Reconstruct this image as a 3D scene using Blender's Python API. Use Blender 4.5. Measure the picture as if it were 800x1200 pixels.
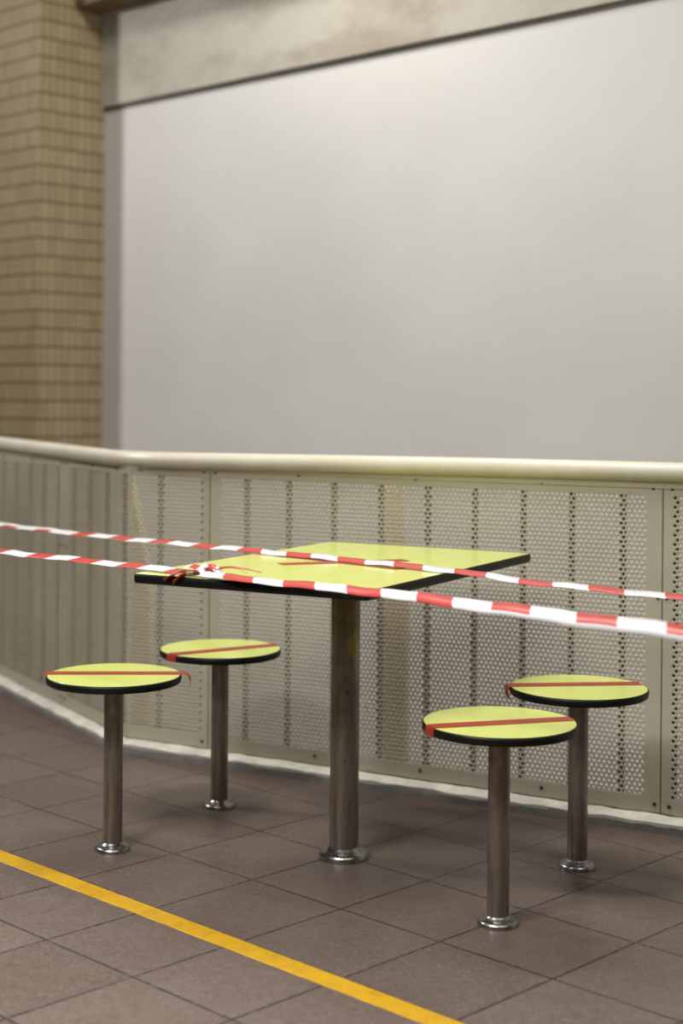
import bpy, bmesh, math, random
import numpy as np
from mathutils import Vector, Matrix
random.seed(7)
for o in list(bpy.data.objects): bpy.data.objects.remove(o)
S = bpy.context.scene
C = S.collection
V = Vector

# ------------------------------------------------------------------ camera, world, lights
cam_d = bpy.data.cameras.new('camera'); cam = bpy.data.objects.new('camera', cam_d); C.objects.link(cam)
S.camera = cam
cam.location = (0, 0, 1.1613)
ROLL = 0.0089
cam.rotation_euler = (Matrix.Rotation(math.pi/2, 4, 'X') @ Matrix.Rotation(ROLL, 4, 'Z')).to_euler()
cam_d.sensor_fit = 'VERTICAL'; cam_d.sensor_height = 36.0
cam_d.lens = 36.0*1812.26/1200
cam_d.shift_y = -(600-467.88)/1200
cam_d.clip_end = 100
cam_d.dof.use_dof = True
cam_d.dof.focus_distance = 3.65
cam_d.dof.aperture_fstop = 1.9

W = bpy.data.worlds.new('world'); S.world = W; W.use_nodes = True
wn = W.node_tree.nodes; wl = W.node_tree.links
bg = wn['Background']
bg.inputs[0].default_value = (1.0, 0.965, 0.93, 1); bg.inputs[1].default_value = 0.03

def lamp(name, loc, aim, size, power, col, spread=None):
    d = bpy.data.lights.new(name, 'AREA'); d.shape = 'RECTANGLE'; d.size, d.size_y = size
    d.energy = power; d.color = col
    if spread: d.spread = math.radians(spread)
    o = bpy.data.objects.new(name, d); C.objects.link(o); o.location = loc
    o.rotation_euler = (V(aim)-V(loc)).to_track_quat('-Z', 'Y').to_euler()
    return o
lamp('ceiling_or_fill_lamp', (0.02, 4.05, 3.05), (0.02, 4.05, 0), (0.9, 0.3), 33, (1.0, 0.98, 0.92))     # over the table
lamp('ceiling_or_fill_lamp', (-0.45, 5.4, 3.8), (-0.35, 6.6, 1.6), (0.7, 0.3), 48, (1.0, 0.98, 0.93))        # over the void, washes the wall
lamp('ceiling_or_fill_lamp', (-4.45, 5.75, 3.6), (-1.2, 7.2, 1.4), (0.4, 0.4), 102, (1.0, 0.98, 0.96))     # farther left over the void
lamp('ceiling_or_fill_lamp', (-1.2, 2.8, 3.2), (-0.9, 3.0, 0), (1.0, 0.6), 13, (1.0, 0.98, 0.94))          # left of the seats
lamp('ceiling_or_fill_lamp', (-0.9, 1.2, 3.2), (-0.5, 3.0, 0), (1.6, 0.8), 48, (1.0, 0.98, 0.95))          # beside the viewer
lamp('ceiling_or_fill_lamp', (1.5, 1.5, 3.2), (0.6, 3.5, 0), (1.6, 0.8), 27, (1.0, 0.98, 0.95))            # right of the viewer
lamp('ceiling_or_fill_lamp', (-1.5, 1.9, 2.6), (-0.75, 2.75, 0), (0.5, 0.3), 15, (1.0, 0.98, 0.95), 80)           # near left, added fill that brightens the floor there
lamp('void_fill_light', (0.3, 4.9, -2.4), (0.6, 6.0, -0.4), (2.4, 0.4), 70, (1.0, 0.98, 0.94))     # added fill in the void, brightens the lower wall behind the railing

S.view_settings.view_transform = 'Standard'; S.view_settings.look = 'None'
S.view_settings.gamma = 1.0; S.view_settings.use_curve_mapping = False
S.view_settings.exposure = 0.04

# ------------------------------------------------------------------ helpers
def lin(r, g, b):
    f = lambda c: (c/255/12.92) if c/255 <= .04045 else ((c/255+.055)/1.055)**2.4
    return (f(r), f(g), f(b), 1)

class NT:
    def __init__(s, name):
        s.m = bpy.data.materials.new(name); s.m.use_nodes = True
        s.n = s.m.node_tree.nodes; s.l = s.m.node_tree.links
        s.b = s.n['Principled BSDF']
    def node(s, t, **kw):
        n = s.n.new(t)
        for k, v in kw.items(): setattr(n, k, v)
        return n
    def put(s, sock, v):
        if hasattr(v, 'is_output') or isinstance(v, bpy.types.NodeSocket): s.l.new(v, sock)
        else: sock.default_value = v
    def coord(s): return s.node('ShaderNodeTexCoord').outputs['Object']
    def math(s, op, a, b=0.0, c=None):
        n = s.node('ShaderNodeMath', operation=op); s.put(n.inputs[0], a); s.put(n.inputs[1], b)
        if c is not None: s.put(n.inputs[2], c)
        return n.outputs[0]
    def mapping(s, v, loc=(0,0,0), rot=(0,0,0), scale=(1,1,1)):
        n = s.node('ShaderNodeMapping'); s.l.new(v, n.inputs[0])
        n.inputs[1].default_value = loc; n.inputs[2].default_value = rot; n.inputs[3].default_value = scale
        return n.outputs[0]
    def noise(s, v, scale, detail=3, rough=.55, dist=0):
        n = s.node('ShaderNodeTexNoise'); s.l.new(v, n.inputs['Vector']); n.inputs['Scale'].default_value = scale
        n.inputs['Detail'].default_value = detail; n.inputs['Roughness'].default_value = rough; n.inputs['Distortion'].default_value = dist
        return n.outputs[0]
    def ramp(s, v, stops):
        n = s.node('ShaderNodeValToRGB'); s.l.new(v, n.inputs[0]); e = n.color_ramp.elements
        while len(e) < len(stops): e.new(.5)
        for el, (p, c) in zip(e, stops):
            el.position = p; el.color = c if len(c) == 4 else (*c, 1)
        return n.outputs[0]
    def range(s, v, a, b, c=0., d=1.):
        n = s.node('ShaderNodeMapRange'); s.put(n.inputs[0], v)
        for i, x in enumerate((a, b, c, d)): n.inputs[i+1].default_value = x
        return n.outputs[0]
    def mix(s, f, a, b, blend='MIX'):
        n = s.node('ShaderNodeMix', data_type='RGBA', blend_type=blend)
        s.put(n.inputs[0], f); s.put(n.inputs[6], a); s.put(n.inputs[7], b)
        return n.outputs[2]
    def sep(s, v):
        n = s.node('ShaderNodeSeparateXYZ'); s.l.new(v, n.inputs[0]); return n.outputs
    def comb(s, x, y, z=0.0):
        n = s.node('ShaderNodeCombineXYZ'); s.put(n.inputs[0], x); s.put(n.inputs[1], y); s.put(n.inputs[2], z); return n.outputs[0]
    def bump(s, h, strength=.3, dist=.002):
        n = s.node('ShaderNodeBump'); s.l.new(h, n.inputs['Height']); n.inputs['Strength'].default_value = strength; n.inputs['Distance'].default_value = dist
        s.l.new(n.outputs[0], s.b.inputs['Normal'])
    def out(s, col, rough=.5, metal=0., spec=None):
        s.put(s.b.inputs['Base Color'], col); s.put(s.b.inputs['Roughness'], rough); s.put(s.b.inputs['Metallic'], metal)
        if spec is not None: s.b.inputs['Specular IOR Level'].default_value = spec
        return s.m

def link(name, verts, faces, mats, parent=None, smooth=False, midx=None, sharp=None):
    me = bpy.data.meshes.new(name); me.from_pydata([tuple(v) for v in verts], [], [tuple(f) for f in faces])
    bm = bmesh.new(); bm.from_mesh(me); bmesh.ops.recalc_face_normals(bm, faces=bm.faces); bm.to_mesh(me); bm.free()
    for m in (mats if isinstance(mats, (list, tuple)) else [mats]): me.materials.append(m)
    if midx is not None: me.polygons.foreach_set('material_index', midx)
    if smooth: me.polygons.foreach_set('use_smooth', [True]*len(me.polygons))
    if sharp is not None: me.set_sharp_from_angle(angle=math.radians(sharp))
    me.update()
    o = bpy.data.objects.new(name, me); C.objects.link(o)
    if parent: o.parent = parent
    return o
def thing(name, label, cat, loc=(0,0,0), rz=0, group=None):
    o = bpy.data.objects.new(name, None); C.objects.link(o); o.location = loc; o.rotation_euler = (0,0,rz)
    o.empty_display_size = .1
    return tag(o, label, cat, group)
def tag(o, label, cat, group=None):
    o['label'] = label; o['category'] = cat
    if group: o['group'] = group
    return o
def struct(o): o['kind'] = 'structure'; return o

def lathe(prof, n=64, cap=True):
    vs, fs = [], []
    for r, z in prof:
        for k in range(n):
            a = 2*math.pi*k/n; vs.append((r*math.cos(a), r*math.sin(a), z))
    for i in range(len(prof)-1):
        for k in range(n):
            k2 = (k+1) % n
            fs.append((i*n+k, i*n+k2, (i+1)*n+k2, (i+1)*n+k))
    if cap:
        fs.append(tuple(range(n))); fs.append(tuple(range((len(prof)-1)*n, len(prof)*n)))
    return vs, fs
def box(o, ex, ey, ez):
    """box from corner o with edge vectors"""
    o, ex, ey, ez = V(o), V(ex), V(ey), V(ez)
    vs = [o, o+ex, o+ex+ey, o+ey, o+ez, o+ex+ez, o+ex+ey+ez, o+ey+ez]
    return vs, [(0,3,2,1),(4,5,6,7),(0,1,5,4),(1,2,6,5),(2,3,7,6),(3,0,4,7)]
def join(*parts):
    vs, fs = [], []
    for v, f in parts:
        b = len(vs); vs += list(v); fs += [tuple(i+b for i in x) for x in f]
    return vs, fs
def prism(poly, z0, z1):
    n = len(poly)
    vs = [(x, y, z0) for x, y in poly]+[(x, y, z1) for x, y in poly]
    return vs, [tuple(range(n))[::-1], tuple(range(n, 2*n))]+[(i, (i+1) % n, n+(i+1) % n, n+i) for i in range(n)]
def ringstack(polys):
    """loops of equal length stacked, capped both ends"""
    n = len(polys[0]); vs = [p for q in polys for p in q]; fs = []
    for i in range(len(polys)-1):
        for k in range(n):
            k2 = (k+1) % n; fs.append((i*n+k, i*n+k2, (i+1)*n+k2, (i+1)*n+k))
    fs.append(tuple(range(n))); fs.append(tuple(range((len(polys)-1)*n, len(polys)*n)))
    return vs, fs
def rrect(w, h, r, seg=6):
    pts = []
    for cx, cy, a0 in ((w/2-r, h/2-r, 0), (-w/2+r, h/2-r, 90), (-w/2+r, -h/2+r, 180), (w/2-r, -h/2+r, 270)):
        for k in range(seg+1):
            a = math.radians(a0+90*k/seg); pts.append((cx+r*math.cos(a), cy+r*math.sin(a)))
    return pts

# ------------------------------------------------------------------ layout constants (metres)
GA = -0.7742                                   # the tile grid, the far wall and the pillar share this direction
w = V((math.cos(GA), math.sin(GA), 0)); nw = V((-w.y, w.x, 0)); UP = V((0,0,1))
TILE = 0.2976
A0 = V((-.736, 5.065, 0))                      # corner of the kerb front line
th = math.radians(-29.5)
dr = V((math.cos(th), math.sin(th), 0)); nr = V((-dr.y, dr.x, 0))
dl = V((-.50844, .8611, 0)); nl = V((dl.y, -dl.x, 0))
def corner(off):                               # meeting point of both runs, pushed back by off
    a = np.array([[nr.x, nr.y], [nl.x, nl.y]]); b = [nr.dot(A0)+off, nl.dot(A0)+off]
    x = np.linalg.solve(a, b); return V((x[0], x[1], 0))

# ------------------------------------------------------------------ materials
def m_floor():
    t = NT('brown_floor_tile'); p = t.coord()
    g = t.mapping(p, loc=(3.648, -2.228, 0), rot=(0, 0, .7742))
    br = t.node('ShaderNodeTexBrick', offset=0.0, squash=1.0); t.l.new(g, br.inputs['Vector'])
    for k, v in (('Scale', 1.0), ('Mortar Size', .0038), ('Mortar Smooth', .2), ('Bias', 0.0), ('Brick Width', TILE), ('Row Height', TILE)): br.inputs[k].default_value = v
    br.inputs['Color1'].default_value = lin(96, 82, 74); br.inputs['Color2'].default_value = lin(107, 93, 85)
    br.inputs['Mortar'].default_value = lin(26, 19, 16)
    n1 = t.noise(p, 5, 4, .6); n2 = t.noise(p, 46, 5, .7, 1.6); n3 = t.noise(t.mapping(p, rot=(0,0,.5), scale=(1, 2.6, 1)), 70, 3, .6, 2.5)
    c = t.mix(t.range(n1, .35, .7, 0, .4), br.outputs[0], lin(92, 77, 68))
    c = t.mix(t.range(n3, .50, .68, 0, .45), c, lin(162, 149, 140))
    c = t.mix(t.range(n2, .34, .5, .45, 0), c, lin(78, 64, 56))
    h = t.math('ADD', t.math('MULTIPLY', br.outputs['Fac'], -1.0), t.math('MULTIPLY', n2, .25))
    t.bump(h, .5, .002)
    return t.out(c, t.range(n2, .3, .7, .36, .52), 0, .45)
def m_wall():
    t = NT('pale_wall_paint'); p = t.coord()
    n1 = t.noise(p, 1.2, 4, .6); n2 = t.noise(p, 30, 3, .6)
    c = t.mix(t.range(n1, .35, .7), lin(188, 185, 181), lin(181, 178, 173))
    c = t.mix(t.range(n2, .62, .75, 0, .12), c, lin(170, 165, 155)); t.bump(n2, .05, .002)
    return t.out(c, .6)
def m_fascia():
    t = NT('stained_fascia_paint'); p = t.coord()
    n1 = t.noise(t.mapping(p, scale=(1, 1, 2.2)), 2.2, 5, .65); n2 = t.noise(p, 22, 4, .6)
    c = t.mix(t.range(n1, .42, .66, 0, .75), lin(160, 155, 143), lin(130, 118, 102))
    c = t.mix(t.range(n2, .55, .75, 0, .3), c, lin(140, 130, 116)); t.bump(n2, .1, .003)
    return t.out(c, .7)
def m_pillar():
    t = NT('tan_ribbed_tile'); p = t.coord(); x, y, z = t.sep(p)
    u = t.math('ADD', x, y)
    zz = t.math('ADD', z, -2.82+.0042+8.4)
    row = t.math('FRACT', t.math('DIVIDE', zz, .084)); rib = t.math('FRACT', t.math('DIVIDE', u, .040))
    joint = t.math('LESS_THAN', row, .13)
    ribm = t.math('LESS_THAN', rib, .2)
    cell = t.comb(t.math('FLOOR', t.math('DIVIDE', u, .040)), t.math('FLOOR', t.math('DIVIDE', zz, .084)))
    wn_ = t.node('ShaderNodeTexWhiteNoise', noise_dimensions='2D'); t.l.new(cell, wn_.inputs['Vector'])
    n1 = t.noise(p, 3, 3)
    c = t.mix(wn_.outputs['Value'], lin(143, 128, 98), lin(130, 115, 87))
    c = t.mix(t.range(n1, .35, .7, 0, .35), c, lin(128, 106, 76))
    c = t.mix(t.math('MULTIPLY', ribm, .5), c, lin(84, 68, 46))
    c = t.mix(t.math('MULTIPLY', joint, .78), c, lin(74, 58, 38))
    t.bump(t.math('MULTIPLY', t.math('MAXIMUM', joint, t.math('MULTIPLY', ribm, .7)), -1.0), .6, .004)
    return t.out(c, .5)
def m_beam():
    t = NT('brown_beam_paint'); n = t.noise(t.coord(), 9, 4)
    return t.out(t.mix(n, lin(104, 82, 52), lin(84, 64, 40)), .6)
def m_sheet():
    t = NT('cream_painted_sheet'); p = t.coord(); n1 = t.noise(p, 4, 4, .6); n2 = t.noise(p, 60, 4, .65)
    c = t.mix(t.range(n1, .35, .7), lin(192, 185, 163), lin(182, 174, 153))
    c = t.mix(t.range(n2, .66, .78, 0, .4), c, lin(120, 92, 62))
    return t.out(c, .45, 0, .4)
def m_rail():
    t = NT('cream_rail_paint'); p = t.coord(); n1 = t.noise(p, 6, 4); n2 = t.noise(p, 55, 3)
    c = t.mix(t.range(n1, .35, .7), lin(222, 215, 197), lin(212, 204, 184))
    c = t.mix(t.range(n2, .70, .78, 0, .6), c, lin(112, 90, 66))
    return t.out(c, .32)
def m_tan():
    t = NT('tan_post_paint'); n = t.noise(t.coord(), 12, 4)
    return t.out(t.mix(n, lin(236, 216, 176), lin(226, 205, 164)), .55)
def m_dark():
    t = NT('dark_bar_paint'); n = t.noise(t.coord(), 14, 4)
    return t.out(t.mix(n, lin(30, 25, 20), lin(22, 18, 14)), .6)
def m_kerb():
    t = NT('worn_white_kerb'); p = t.coord(); n1 = t.noise(p, 14, 5, .65); n2 = t.noise(p, 70, 4, .7)
    c = t.mix(t.range(n1, .40, .62), lin(242, 236, 221), lin(214, 207, 194))
    c = t.mix(t.range(n2, .60, .74, 0, .5), c, lin(126, 116, 104)); t.bump(n1, .5, .006)
    return t.out(c, .75)
def m_laminate():
    t = NT('lime_laminate'); p = t.coord(); n = t.noise(t.mapping(p, scale=(1, 5, 1)), 9, 4); n2 = t.noise(p, 120, 2)
    c = t.mix(t.range(n, .3, .7), lin(226, 234, 124), lin(220, 228, 116)); t.bump(n2, .05, .0005)
    return t.out(c, t.range(n, .3, .7, .13, .2), 0, .75)
def m_black():
    t = NT('black_edge_trim'); n = t.noise(t.coord(), 40, 3)
    return t.out(t.mix(n, lin(12, 13, 12), lin(20, 20, 19)), .45, 0, .3)
def m_post(mark=False):
    t = NT('tarnished_steel_tube' + ('_marked' if mark else '')); p = t.coord()
    n1 = t.noise(t.mapping(p, scale=(1, 1, .12)), 60, 5, .65); n2 = t.noise(p, 9, 5, .65, .6); n3 = t.noise(t.mapping(p, scale=(1,1,.35)), 95, 3)
    c = t.mix(t.range(n1, .35, .68), lin(168, 160, 150), lin(132, 124, 114))
    c = t.mix(t.range(n2, .45, .68, 0, .75), c, lin(120, 104, 88))
    c = t.mix(t.range(n3, .68, .74, 0, .8), c, lin(34, 28, 24))
    r = t.range(n2, .35, .7, .3, .5); mt = t.range(n2, .45, .7, .92, .6)
    if mark:                                    # old yellow paint and glue stain near the top of the table's tube
        x, y, z = t.sep(p); ns = t.noise(p, 70, 4, .7)
        def band(v, a, b, e): return t.math('MULTIPLY', t.range(v, a-e, a+e), t.range(v, b-e, b+e, 1, 0))
        up = t.math('MULTIPLY', t.range(z, .53, .60), t.range(ns, .35, .55, .25, .6))
        c = t.mix(up, c, lin(112, 90, 40))
        sp = t.math('MULTIPLY', band(z, .522, .562, .004), t.math('MULTIPLY', band(x, .006, .027, .002), t.range(y, -.005, .005, 1, 0)))
        sp = t.math('MULTIPLY', sp, t.range(ns, .36, .46, 0, .85)); c = t.mix(sp, c, lin(176, 158, 56))
        mt = t.math('MULTIPLY', mt, t.math('SUBTRACT', 1.0, t.math('MAXIMUM', sp, t.math('MULTIPLY', up, .5))))
    t.bump(n3, .12, .0008)
    return t.out(c, r, mt)
def m_flange():
    t = NT('polished_steel_flange'); n = t.noise(t.coord(), 60, 4)
    return t.out(t.mix(t.range(n, .5, .75), lin(176, 174, 171), lin(120, 113, 106)), t.range(n, .4, .7, .24, .4), 1.0)
def m_red():
    t = NT('red_cloth_tape'); n = t.noise(t.coord(), 80, 3); t.bump(n, .15, .0006)
    return t.out(t.mix(n, lin(172, 62, 46), lin(154, 52, 40)), .42)
def m_simple(name, a, b, rough=.4, scale=30, trans=0):
    t = NT(name); n = t.noise(t.coord(), scale, 3)
    m = t.out(t.mix(n, lin(*a), lin(*b)), rough); return m
def m_yellow():
    t = NT('yellow_floor_tape'); p = t.coord(); n = t.noise(p, 26, 5, .7, 1.0); n2 = t.noise(p, 150, 3)
    c = t.mix(t.range(n, .45, .72, 0, .6), lin(208, 160, 18), lin(172, 126, 22))
    c = t.mix(t.range(n2, .66, .74, 0, .5), c, lin(120, 92, 40)); t.bump(n, .3, .001)
    return t.out(c, .5)
FLOOR, WALL, FASCIA, PILLAR, BEAM = m_floor(), m_wall(), m_fascia(), m_pillar(), m_beam()
SHEET, RAIL, TAN, DARK, KERB = m_sheet(), m_rail(), m_tan(), m_dark(), m_kerb()
LAM, BLACK, POST, POSTM, FLANGE, RED = m_laminate(), m_black(), m_post(), m_post(True), m_flange(), m_red()
TAPE_R = m_simple('red_barrier_film', (200, 78, 68), (188, 66, 58), .35)
TAPE_W = m_simple('white_barrier_film', (232, 231, 234), (224, 223, 228), .35)
GAP_SHADE = m_simple('gap_shade_paint', (92, 86, 78), (78, 72, 66), .8, 12)  # dark colour standing in for shade in the gap below the fascia
KFACE = m_simple('grey_kerb_face', (150, 147, 142), (108, 104, 98), .8, 24)
YEL = m_yellow(); SCREW = m_simple('dark_screw_metal', (46, 38, 30), (34, 28, 24), .45)
CONC = m_simple('void_concrete', (120, 114, 106), (106, 100, 92), .8, 5)

# ------------------------------------------------------------------ setting
kb = corner(.34)
poly = [(-5, -2), (5, -2), tuple((kb+dr*5.2).xy), tuple(kb.xy), tuple((kb+dl*4.2).xy), (-5, tuple((kb+dl*4.2).xy)[1])]
struct(link('floor', *prism(poly, -.2, 0), FLOOR))
# pale wall beyond the void, parallel to the tile grid
WP = V((-1.14338, 7.4, 0))                     # foot of the inside corner between pillar and wall
struct(link('wall_back', *box(WP - w*4 + nw*0 + UP*-4, w*11, nw*.2, UP*8.2), WALL))
struct(link('floor.001', *box(WP - w*4 - nw*4.2 + UP*-4.1, w*11, nw*4.2, UP*.1), CONC))
# fascia: slightly proud, the shadow gap under it is coloured in by a dark strip
struct(link('trim_1', *box(WP + UP*2.545 - nw*.022, w*7, nw*.03, UP*.56), FASCIA))
struct(link('trim_2', *box(WP - nw*.1788 + UP*2.996, w*7, nw*.19, UP*.5), BEAM))   # brown beam over the fascia
struct(link('trim_4', *box(WP + UP*2.526 - nw*.004, w*7, nw*.03, UP*.02), GAP_SHADE))      # dark strip painted as the shade line under the fascia
# kerb under the railing: extruded profile following both runs, slightly ragged
def kerb():
    prof = [(0, 0), (.001, .020), (.007, .027), (.05, .038), (.115, .040), (.125, 0.0), (.125, -.05), (.0, -.05)]
    rows = []
    def put(base, d, n, s, off_fn):
        rows.append([base(o) + d*s + UP*(z + (random.uniform(-.003, .002) if 0 < z else 0)) + n*(random.uniform(-.003, .003) if z > .01 and o < .03 else 0) for o, z in prof])
    L = [(-i*.04) for i in range(80, 0, -1)]
    for s in L: put(corner, dl, nl, -s, None)
    put(corner, dr, nr, 0, None)
    for i in range(1, 110): put(corner, dr, nr, i*.04, None)
    return ringstack(rows)
kv, kf = kerb()
struct(link('trim_3', kv, kf, [KERB, KFACE], smooth=True, sharp=22, midx=[1 if (i % 8 in (0, 1) and i < len(kf)-2) else 0 for i in range(len(kf))]))

# pillar: square, tile-clad, standing beside the wall; local axes follow the wall
pil = link('tiled_pillar', *box(V((-.62, -.3729, -4)), V((.62, 0, 0)), V((0, .43, 0)), UP*8.2), PILLAR)
pil.location = WP; pil.rotation_euler = (0, 0, GA)
tag(pil, 'square tan pillar clad in ribbed tiles at the left edge of the pale wall', 'pillar')

# ------------------------------------------------------------------ railing
R0 = corner(.05)
rail = thing('railing', 'cream railing with round handrail over perforated metal panels, behind the table', 'railing', R0)
def rl(p): return p - R0

def perforated(s0, s1, h0, h1, d, z0=.042, z1=.942, hz0=.079, hz1=.911, p=.01467, rad=.0043, depth=.0008, nrm=None):
    q = p*math.sqrt(3)/2
    nC = max(2, int((h1-h0)/p - .5)); nR = int((hz1-hz0)/q)
    x0 = (h0+h1)/2 - (nC+.5)*p/2; y0 = (hz0+hz1)/2 - nR*q/2
    x1, y1 = x0+(nC+.5)*p, y0+nR*q
    cs, rs = np.meshgrid(np.arange(nC), np.arange(nR)); cs = cs.ravel(); rs = rs.ravel(); N = len(cs)
    cx = x0 + (cs + .5 + .5*(rs % 2))*p; cy = y0 + (rs+.5)*q
    ang = np.radians(45+30*np.arange(12)); hx, hy = rad*np.cos(ang), rad*np.sin(ang)
    vx = np.zeros((N, 28)); vy = np.zeros((N, 28)); vd = np.zeros((N, 28))
    for k, (a, b) in enumerate(((1,1), (-1,1), (-1,-1), (1,-1))):
        vx[:, k] = cx+a*p/2; vy[:, k] = cy+b*q/2
    vx[:, 4:16] = cx[:, None]+hx; vy[:, 4:16] = cy[:, None]+hy
    vx[:, 16:] = vx[:, 4:16]; vy[:, 16:] = vy[:, 4:16]; vd[:, 16:] = depth
    loops = []; starts = []; tot = 0
    faces = []
    for k in range(4):
        k2 = (k+1) % 4
        faces.append([k, k2] + [4+((3*k+3-j) % 12) for j in range(4)])
    for j in range(12): faces.append([4+j, 4+(j+1) % 12, 16+(j+1) % 12, 16+j])
    lens = [len(f) for f in faces]; flat = np.array([i for f in faces for i in f])
    lp = (flat[None, :] + 28*np.arange(N)[:, None]).ravel()
    ls = np.tile(lens, N)
    # border strips and half-cell fillers
    rects = [(s0, z0, s1, y0), (s0, y1, s1, z1), (s0, y0, x0, y1), (x1, y0, s1, y1)]
    for r in range(nR):
        rects.append((x0, y0+r*q, x0+p/2, y0+(r+1)*q) if r % 2 else (x1-p/2, y0+r*q, x1, y0+(r+1)*q))
    rects = np.array(rects); M = len(rects)
    ex = rects[:, [0, 2, 2, 0]].ravel(); ey = rects[:, [1, 1, 3, 3]].ravel()
    X = np.concatenate([vx.ravel(), ex]); Z = np.concatenate([vy.ravel(), ey]); D = np.concatenate([vd.ravel(), np.zeros(4*M)])
    lp = np.concatenate([lp, 28*N + np.arange(4*M)]); ls = np.concatenate([ls, np.full(M, 4)])
    co = np.stack([d.x*X + nrm.x*D, d.y*X + nrm.y*D, Z], 1)
    me = bpy.data.meshes.new('perforated_panel')
    me.vertices.add(len(X)); me.vertices.foreach_set('co', co.ravel().astype(np.float32))
    me.loops.add(len(lp)); me.loops.foreach_set('vertex_index', lp.astype(np.int32))
    me.polygons.add(len(ls)); me.polygons.foreach_set('loop_start', np.concatenate([[0], np.cumsum(ls)[:-1]]).astype(np.int32))
    me.update(calc_edges=True); me.validate()
    me.materials.append(SHEET)
    o = bpy.data.objects.new('perforated_panel', me); C.objects.link(o); o.parent = rail
    return o
def screw(panel, d, n, s, z, r=.0055):
    vs, fs = lathe([(r, 0), (r*.9, .0022), (r*.45, .003)], 12)
    base = d*s + UP*z
    vs = [base + d*a + UP*b - n*c for a, b, c in vs]
    link('screw', vs, fs, SCREW, panel, smooth=True, sharp=40)
G = .0015
p1 = perforated(0, .325-G, .010, .306, dr, nrm=nr)
p2 = perforated(.325+G, 1.812-G, .362, 1.772, dr, nrm=nr)
p3 = perforated(1.812+G, 2.6, 1.834, 2.57, dr, nrm=nr)
p4 = perforated(0, .60-G, .004, .575, dl, nrm=nl, rad=.0049, depth=.0005)
p5 = perforated(.60+G, 3.2, .625, 3.17, dl, nrm=nl, rad=.0049, depth=.0005)
for pn, d, n, lst in ((p1, dr, nr, [(.302, .925), (.302, .062), (.05, .925)]),
                      (p2, dr, nr, [(.345, .924), (.655, .925), (1.06, .927), (1.459, .929), (1.785, .926), (1.800, .628), (1.795, .064), (1.082, .066), (1.465, .066), (.345, .066), (.72, .066)]),
                      (p3, dr, nr, [(1.838, .926), (1.824, .628), (1.836, .062), (2.2, .926)]),
                      (p4, dl, nl, [(.10, .921), (.325, .922), (.575, .921), (.575, .62), (.575, .07)]),
                      (p5, dl, nl, [(.625, .921), (.943, .920), (1.279, .920), (.625, .62), (.625, .07)])):
    for s, z in lst: screw(pn, d, n, s, z)
# dark bars behind the sheets
K8 = rl(corner(.055)); K7 = rl(corner(.25))
def bar(K, d, n, s, wd=.015, dp=.012, z0=.045, z1=.935):
    link('baluster', *box(K + d*(s-wd/2) + UP*z0, d*wd, n*dp, UP*(z1-z0)), DARK, rail)
for s in (.123, .295, .458, .613, .774, .937, 1.094, 1.246, 1.398, 1.545, 1.695, 1.844, 1.99, 2.14, 2.29, 2.44): bar(K8, dr, nr, s)
for i in range(20): bar(K8, dl, nl, .05+.157*i)
for K, d, n, L in ((K8, dr, nr, 2.6), (K8, dl, nl, 3.2)):
    link('bottom_rail', *box(K + UP*.042, d*L, n*.012, UP*.041), DARK, rail)
    link('top_rail', *box(K + UP*.915, d*L, n*.02, UP*.03), SHEET, rail)
# tan uprights behind the sheet
def plate(d, n, K, pts, t=.03):
    a = [K + d*s + UP*z for s, z in pts]; b = [x + n*t for x in a]
    o = link('post', *ringstack([a, b]), TAN, rail); o['label'] = 'tan painted steel upright'
plate(dr, nr, K7, [(-.248, 0), (-.111, 0), (-.114, .5), (-.15, .68), (-.201, .885), (-.203, .96), (-.248, .96)])
plate(dr, nr, K7, [(.792, 0), (.872, 0), (.872, .55), (.848, .80), (.838, .96), (.788, .96)])
for d, n, q in ((dr, nr, 1.812), (dr, nr, .325), (dl, nl, .60)):        # backing strip behind each seam
    link('seam_strip', *box(rl(corner(.0525)) + d*(q-.012) + UP*.043, d*.024, n*.003, UP*.89), DARK, rail)
# handrail tube
def tube(pts, r, n=24):
    rings = []
    for i, p in enumerate(pts):
        a = (pts[min(i+1, len(pts)-1)] - pts[max(i-1, 0)]).normalized(); side = a.cross(UP).normalized(); up = side.cross(a)
        rings.append([p + side*(r*math.cos(2*math.pi*k/n)) + up*(r*math.sin(2*math.pi*k/n)) for k in range(n)])
    return ringstack(rings)
KH = rl(corner(.05))
pts = [KH + dl*3.2 + UP*.975, KH + dl*2.0 + UP*.972, KH + dl*1.3 + UP*.970]
for k in range(9):                             # rounded bend
    t_ = k/8; a, b = KH + dl*.14, KH + dr*.14
    pts.append(a*(1-t_)**2 + KH*(2*t_*(1-t_)) + b*t_**2 + UP*.957)
pts += [KH + dr*.7 + UP*.963, KH + dr*1.3 + UP*.969, KH + dr*1.87 + UP*.971, KH + dr*2.6 + UP*.974]
link('handrail', *tube(pts, .027), RAIL, rail, smooth=True, sharp=60)
# clamp lip under the handrail that carries the panels
for d, n, L in ((dr, nr, 2.6), (dl, nl, 3.2)):
    link('rail_lip', *box(KH - n*.003 + UP*.926 + d*.02, d*(L-.02), n*.022, UP*.022), SHEET, rail)

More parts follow.
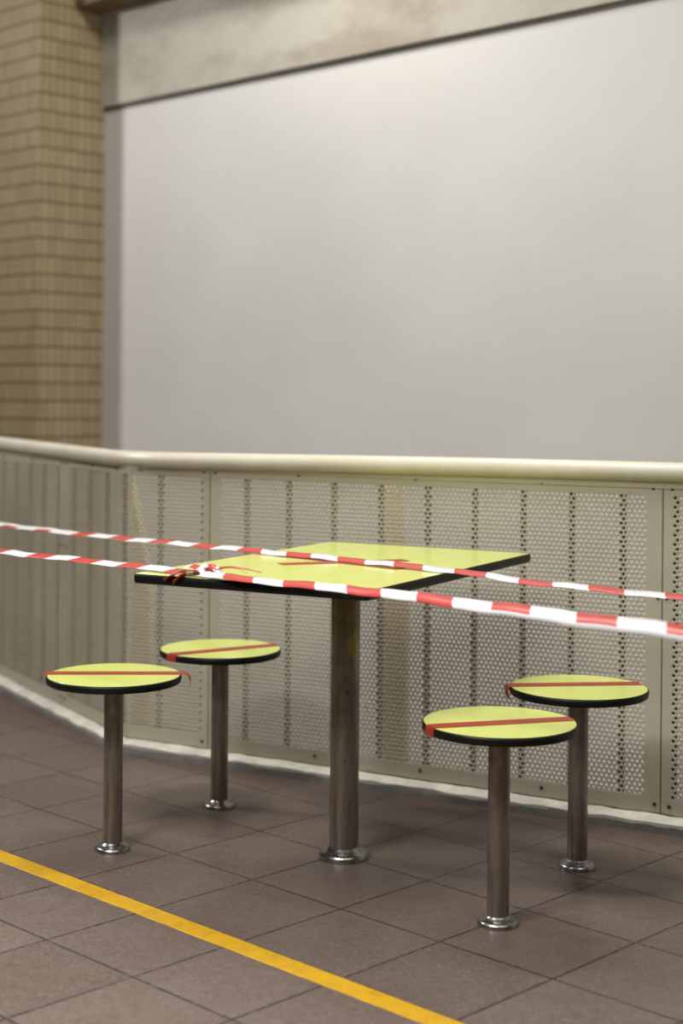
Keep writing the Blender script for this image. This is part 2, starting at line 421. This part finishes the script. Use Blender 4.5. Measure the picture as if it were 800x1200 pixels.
# ------------------------------------------------------------------ stools
def ribbon(path, width, side, t=.0006):
    """thin strip of real thickness along a list of points; side = width direction"""
    rings = []
    for i, p in enumerate(path):
        a = (path[min(i+1, len(path)-1)] - path[max(i-1, 0)]).normalized(); n = a.cross(side).normalized()
        rings.append([p + side*(width/2), p - side*(width/2), p - side*(width/2) + n*t, p + side*(width/2) + n*t])
    return ringstack(rings)
SR, SZ = .1715, .450
def stool(loc, label, strip_ang, strip_off, left, right, sw=.042):
    """strip_ang: direction of the red strip; left/right: how each end is finished"""
    t = thing('stool', label, 'stool', (loc[0], loc[1], 0), 0, 'fixed round stools around the table')
    seat = link('seat', *lathe([(SR-.012, SZ-.004), (SR-.0030, SZ-.004), (SR-.0028, SZ-.0004), (SR-.0032, SZ)], 96), LAM, t, smooth=True, sharp=35)
    e = link('edge_trim', *lathe([(.06, SZ-.020), (SR-.004, SZ-.020), (SR-.001, SZ-.018), (SR+.0008, SZ-.012), (SR+.0008, SZ-.006), (SR-.0004, SZ-.0022), (SR-.0026, SZ-.0006), (SR-.0028, SZ-.0042), (.06, SZ-.0042)], 96), BLACK, seat, smooth=True, sharp=50)
    link('post', *lathe([(.0245, .004), (.0245, SZ-.020)], 40), POST, t, smooth=True, sharp=60)
    link('mounting_plate', *lathe([(.075, SZ-.0245), (.078, SZ-.023), (.078, SZ-.0202)], 40), BLACK, t, smooth=True, sharp=40)
    link('flange', *lathe([(.046, 0), (.046, .004), (.0445, .009), (.040, .0125), (.033, .0145), (.0290, .0165), (.0262, .020), (.0246, .0215), (.0246, .004)], 48, cap=False), FLANGE, t, smooth=True, sharp=70)
    d = V((math.cos(strip_ang), math.sin(strip_ang), 0)); s = V((-d.y, d.x, 0)); o = s*strip_off
    hl = math.sqrt(SR**2 - strip_off**2) - .003
    path = []
    if left == 'tail': path += [o - d*(hl+.004) + UP*(SZ-.034), o - d*(hl+.010) + UP*(SZ-.022), o - d*(hl+.011) + UP*(SZ-.010), o - d*(hl+.007) + UP*(SZ-.001)]
    if left == 'peel': path += [o - d*(hl+.020) + UP*(SZ-.016), o - d*(hl+.016) + UP*(SZ-.006), o - d*(hl+.006) + UP*SZ]
    for k in range(9): path.append(o + d*(-hl + 2*hl*k/8) + UP*(SZ+.0007))
    if right == 'wrap': path += [o + d*(hl+.006) + UP*(SZ-.001), o + d*(hl+.0085) + UP*(SZ-.008), o + d*(hl+.0085) + UP*(SZ-.018)]
    if right == 'tail': path += [o + d*(hl+.010) + UP*(SZ+.002), o + d*(hl+.021) + UP*(SZ-.004), o + d*(hl+.027) + UP*(SZ-.016), o + d*(hl+.026) + UP*(SZ-.032)]
    v, f = ribbon(path, sw, s)
    if left == 'wrap':                             # the end folded down over the rim
        a0 = math.atan2(strip_off, -hl) + strip_ang; da = math.asin(sw/2/SR); loops = []
        for k in range(9):
            a_ = a0 - da + 2*da*k/8; u_ = V((math.cos(a_), math.sin(a_), 0))
            loops.append([u_*(SR-.006)+UP*(SZ+.0006), u_*(SR+.0004)+UP*(SZ-.0004), u_*(SR+.0018)+UP*(SZ-.006), u_*(SR+.0018)+UP*(SZ-.0195), u_*(SR+.0010)+UP*(SZ-.0195), u_*(SR-.008)+UP*(SZ+.0001)])
        v, f = join((v, f), ringstack(loops))
    link('tape_strip', v, f, RED, t, smooth=True, sharp=50)['label'] = 'red tape strip across the seat'
    return t
def ang(a, b): return math.atan2(b[1]-a[1], b[0]-a[0])
def off(c, a, b):
    d = V((b[0]-a[0], b[1]-a[1])).normalized(); return V((-d.y, d.x)).dot(V((a[0]-c[0], a[1]-c[1])))
for c, lab, a, b, l, r in (
    ((.3570, 3.4309), 'lime topped round stool nearest the viewer, right of the table post', (.186, 3.364), (.535, 3.468), 'wrap', 'flat'),
    ((.5978, 3.8566), 'lime topped round stool at far right, its seat partly behind the nearest stool', (.433, 3.867), (.776, 3.907), 'tail', 'flat'),
    ((-.5770, 3.9681), 'leftmost lime topped round stool with a red tape end dangling off its right side', (-.744, 3.977), (-.408, 3.994), 'peel', 'tail'),
    ((-.3379, 4.3987), 'lime topped round stool behind the leftmost stool, closest to the railing', (-.488, 4.269), (-.191, 4.463), 'wrap', 'flat')):
    stool(c, lab, ang(a, b), off(c, a, b), l, r)

# ------------------------------------------------------------------ table
TZ, TA = .7476, 1.0788
tab = thing('table', 'rectangular lime topped table on one steel post, crossed off with red tape', 'table', (.0159, 3.9184, 0), TA)
def rr(inset, z, w_=.972, h_=.6237, r=.014): return [V((x, y, z)) for x, y in rrect(w_-2*inset, h_-2*inset, max(r-inset, .002))]
top = link('tabletop', *ringstack([rr(.010, TZ-.004), rr(.0032, TZ-.004), rr(.003, TZ-.0004), rr(.0034, TZ)]), LAM, tab, sharp=30)
link('edge_trim', *ringstack([rr(.10, TZ-.023), rr(.003, TZ-.023), rr(.0005, TZ-.021), rr(-.0008, TZ-.014), rr(-.0008, TZ-.007), rr(.0002, TZ-.0022), rr(.0026, TZ-.0006), rr(.0028, TZ-.0042), rr(.1, TZ-.0042)]), BLACK, top, smooth=True, sharp=50)
link('post', *lathe([(.0365, .004), (.0365, TZ-.024)], 48), POSTM, tab, smooth=True, sharp=60).rotation_euler = (0, 0, -TA)
link('flange', *lathe([(.063, 0), (.063, .007), (.0612, .014), (.056, .0185), (.047, .021), (.0425, .0235), (.039, .029), (.0368, .0305), (.0368, .004)], 56, cap=False), FLANGE, tab, smooth=True, sharp=70)
link('mounting_plate', *join(box(V((-.2, -.025, TZ-.032)), V((.4, 0, 0)), V((0, .05, 0)), UP*.0088), box(V((-.025, -.2, TZ-.0315)), V((.05, 0, 0)), V((0, .4, 0)), UP*.0083)), BLACK, tab)
# small bolt head under the near left edge
link('bolt', *lathe([(.010, TZ-.031), (.012, TZ-.029), (.012, TZ-.0232)], 12), BLACK, tab).location = (-.18, .297, 0)
Rt = Matrix.Rotation(-TA, 4, 'Z')
def tl(x, y, z): return Rt @ (V((x, y, z)) - V((.0159, 3.9184, 0)))
for a, b, dz in (((-.150, 3.866), (.171, 3.985), .0006), ((-.165, 4.09), (.150, 3.785), .0012)):
    A, B = tl(*a, TZ+dz), tl(*b, TZ+dz); d = (B-A).normalized(); s = V((-d.y, d.x, 0))
    v, f = ribbon([A.lerp(B, k/6) for k in range(7)], .044, s)
    link('tape_strip', v, f, RED, tab)['label'] = 'red tape strip, half of a cross'

# ------------------------------------------------------------------ barrier tapes
def barrier(P, bounds, step, flip_s, tilt, white_low, wid=.05, slant=.022):
    """striped film along polyline P (points), split at every colour change; tilt(s) = (horizontal, vertical) half-width reach"""
    seg = [0]
    for a, b in zip(P, P[1:]): seg.append(seg[-1]+(b-a).length)
    def at(s):
        for i in range(len(P)-1):
            if s <= seg[i+1] or i == len(P)-2:
                return P[i].lerp(P[i+1], (s-seg[i])/(seg[i+1]-seg[i])), (P[i+1]-P[i]).normalized()
    rows = (-1.0, -.35, .1, 1.0)
    bounds = list(bounds); red = True              # colour after the first listed change
    while bounds[0] > .02: bounds.insert(0, bounds[0]-step); red = not red
    while bounds[-1] < seg[-1]: bounds.append(bounds[-1]+step)
    sub = 4; cols = []; vs, fs, mi = [], [], []
    for a_, b_ in zip(bounds, bounds[1:]):
        for q in range(sub): cols.append((a_ + (b_-a_)*q/sub, red))
        red = not red
    cols.append((bounds[-1], red))
    for s_, _ in cols:
        for v in rows:
            sg = max(-1, min(1, (flip_s - s_)/.08))
            ss = s_ + sg*slant*v*.5
            ss = max(0, min(seg[-1], ss))
            c, d = at(ss); side = V((-d.y, d.x, 0))
            if side.y < 0: side = -side
            h, z = tilt(ss)
            curl = -.004*(1-v*v)
            wob = .0012*math.sin(ss*23)+.0008*math.sin(ss*57+1)
            vs.append(c + side*(h*v + curl) + UP*(z*v + wob))
    nr_ = len(rows)
    for i in range(len(cols)-1):
        for r in range(nr_-1):
            fs.append((i*nr_+r, (i+1)*nr_+r, (i+1)*nr_+r+1, i*nr_+r+1))
            red = cols[i][1]
            wl_ = white_low(cols[i][0])
            if (wl_ == 'low' and r == 0) or (wl_ == 'high' and r == 2): red = False
            mi.append(0 if red else 1)
    return vs, fs, mi
def film(name, data, label, parent=None):
    vs, fs, mi = data
    me = bpy.data.meshes.new(name); me.from_pydata([tuple(v) for v in vs], [], fs)
    me.materials.append(TAPE_R); me.materials.append(TAPE_W)
    me.polygons.foreach_set('material_index', mi); me.polygons.foreach_set('use_smooth', [True]*len(mi)); me.update()
    o = bpy.data.objects.new(name, me); C.objects.link(o); o.parent = parent
    so = o.modifiers.new('thickness', 'SOLIDIFY'); so.thickness = .0003; so.offset = 0
    if label: tag(o, label, 'barrier tape', 'barrier tapes across the table')
    return o
def ext(a, b, t): return a + (b-a)*t
ZT = TZ + .0080
a, b = V((-1.077, 4.895, ZT)), V((.714, 3.215, ZT))
P = [ext(a, b, -.25), a, V((-.746, 4.545, ZT+.0012)), V((-.316, 4.20, ZT)), V((.004, 3.93, ZT)), V((.278, 3.675, ZT)), V((.43, 3.50, ZT-.004)), b, ext(a, b, 1.25)]
L1 = sum((P[i+1]-P[i]).length for i in range(5))
film('barrier_tape', barrier(P, (.65, .735, .837, .922, 1.033, 1.121, 1.212, 1.283, 1.37, 1.448, 1.537, 1.615, 1.708, 1.789, 1.878, 1.964, 2.054, 2.147, 2.243, 2.336, 2.434, 2.537, 2.639, 2.737, 2.835, 2.929, 3.032), .092, 1.72, lambda s: (.014, .0044), lambda s: 'high' if s < 1.0 else 'none'),
     'red and white barrier tape crossing the middle of the lime table')
a2, b2 = V((-.387, 3.638, ZT)), V((.606, 2.728, ZT))
P2 = [V((-1.377, 4.42, ZT+.004)), V((-.882, 4.022, ZT+.002)), V((-.514, 3.742, ZT)), V((-.387, 3.634, ZT)), V((-.322, 3.576, ZT)), V((-.248, 3.503, ZT)), V((-.052, 3.352, ZT)), V((.094, 3.245, ZT)), V((.259, 3.083, ZT-.001)), V((.477, 2.862, ZT-.001)), b2, b2 + (b2-V((.094, 3.245, ZT)))*.6]
t2 = film('barrier_tape', barrier(P2, (.569, .655, .75, .824, .911, .993, 1.076, 1.154, 1.246, 1.337, 1.435, 1.525, 1.612, 1.701, 1.787, 1.876, 1.976, 2.072, 2.174, 2.27, 2.379, 2.472, 2.579), .1, 1.35, lambda s: (.014, .0046 if s < 1.5 else .0046+.0072*min(1, (s-1.5)/.9)), lambda s: 'low' if s > 2.05 else 'none'),
     'red and white barrier tape knotted along the near edge of the lime table')
# crumpled knot where the nearer tape is tied down at the table edge
def knot():
    rnd = random.Random(5); vs, fs, mi = [], [], []
    E0 = V((-.352, 3.607, TZ)); d = V((.855, -.519, 0)); o = V((-.48, -.877, 0))
    def strip(a, b, w0, w1, cols, lift, drop=0.0, roll=0.0, n=8):
        base = len(vs); dd = (b-a).normalized(); side = V((-dd.y, dd.x, 0)).normalized()
        side = (side*math.cos(roll) + UP*math.sin(roll))
        for i in range(n+1):
            q = i/n; p = a.lerp(b, q) + UP*(lift*math.sin(math.pi*q) - drop*q*q + rnd.uniform(0, .0012))
            e = side*(w0+(w1-w0)*q)*.5
            vs.extend([p-e, p+e])
        for i in range(n):
            fs.append((base+2*i, base+2*i+1, base+2*i+3, base+2*i+2)); mi.append(cols[i*len(cols)//n])
    def pt(x, y, z): return E0 + d*x + o*(y+.007) + UP*(z+.006)
    strip(pt(.030, .014, .003), pt(-.034, .046, .004), .020, .028, (0, 0, 1, 0), .004, .020, .3)
    strip(pt(.045, .012, .002), pt(-.010, .044, .002), .018, .024, (0, 1, 0, 0), .005, .022, .5)
    strip(pt(.010, -.030, .006), pt(.085, -.014, .005), .022, .016, (1, 1, 0, 1), .012, 0, .5)
    strip(pt(.035, -.024, .006), pt(.165, -.070, .004), .018, .003, (0, 0, 0, 0), .009, 0, .35)
    strip(pt(.060, -.014, .004), pt(.135, -.052, .004), .014, .005, (0, 0, 0), .012, 0, -.3)
    strip(pt(-.030, -.022, .007), pt(.040, -.010, .006), .016, .020, (1, 0, 1), .008, 0, .4)
    strip(pt(.040, -.020, .010), pt(.072, -.012, .004), .020, .014, (0, 0), .008, 0, 1.0)
    strip(pt(.020, -.016, .008), pt(.056, -.034, .006), .012, .016, (1, 0), .010, 0, .9)
    return vs, fs, mi
film('knot', knot(), None, t2)

# ------------------------------------------------------------------ yellow line on the floor
yo = 2.199; hw = .0275
def line():
    rows = []
    for i in range(121):
        s = -6.0 + i*.05
        rows.append([w*s + nw*(yo-hw+random.uniform(-.0008, .0008)) + UP*.0, w*s + nw*(yo+hw+random.uniform(-.0008, .0008)) + UP*.0, w*s + nw*(yo+hw-.001) + UP*.0012, w*s + nw*(yo-hw+.001) + UP*.0012])
    return ringstack(rows)
tag(link('floor_line', *line(), YEL), 'yellow tape line stuck diagonally across the brown floor tiles', 'floor marking')
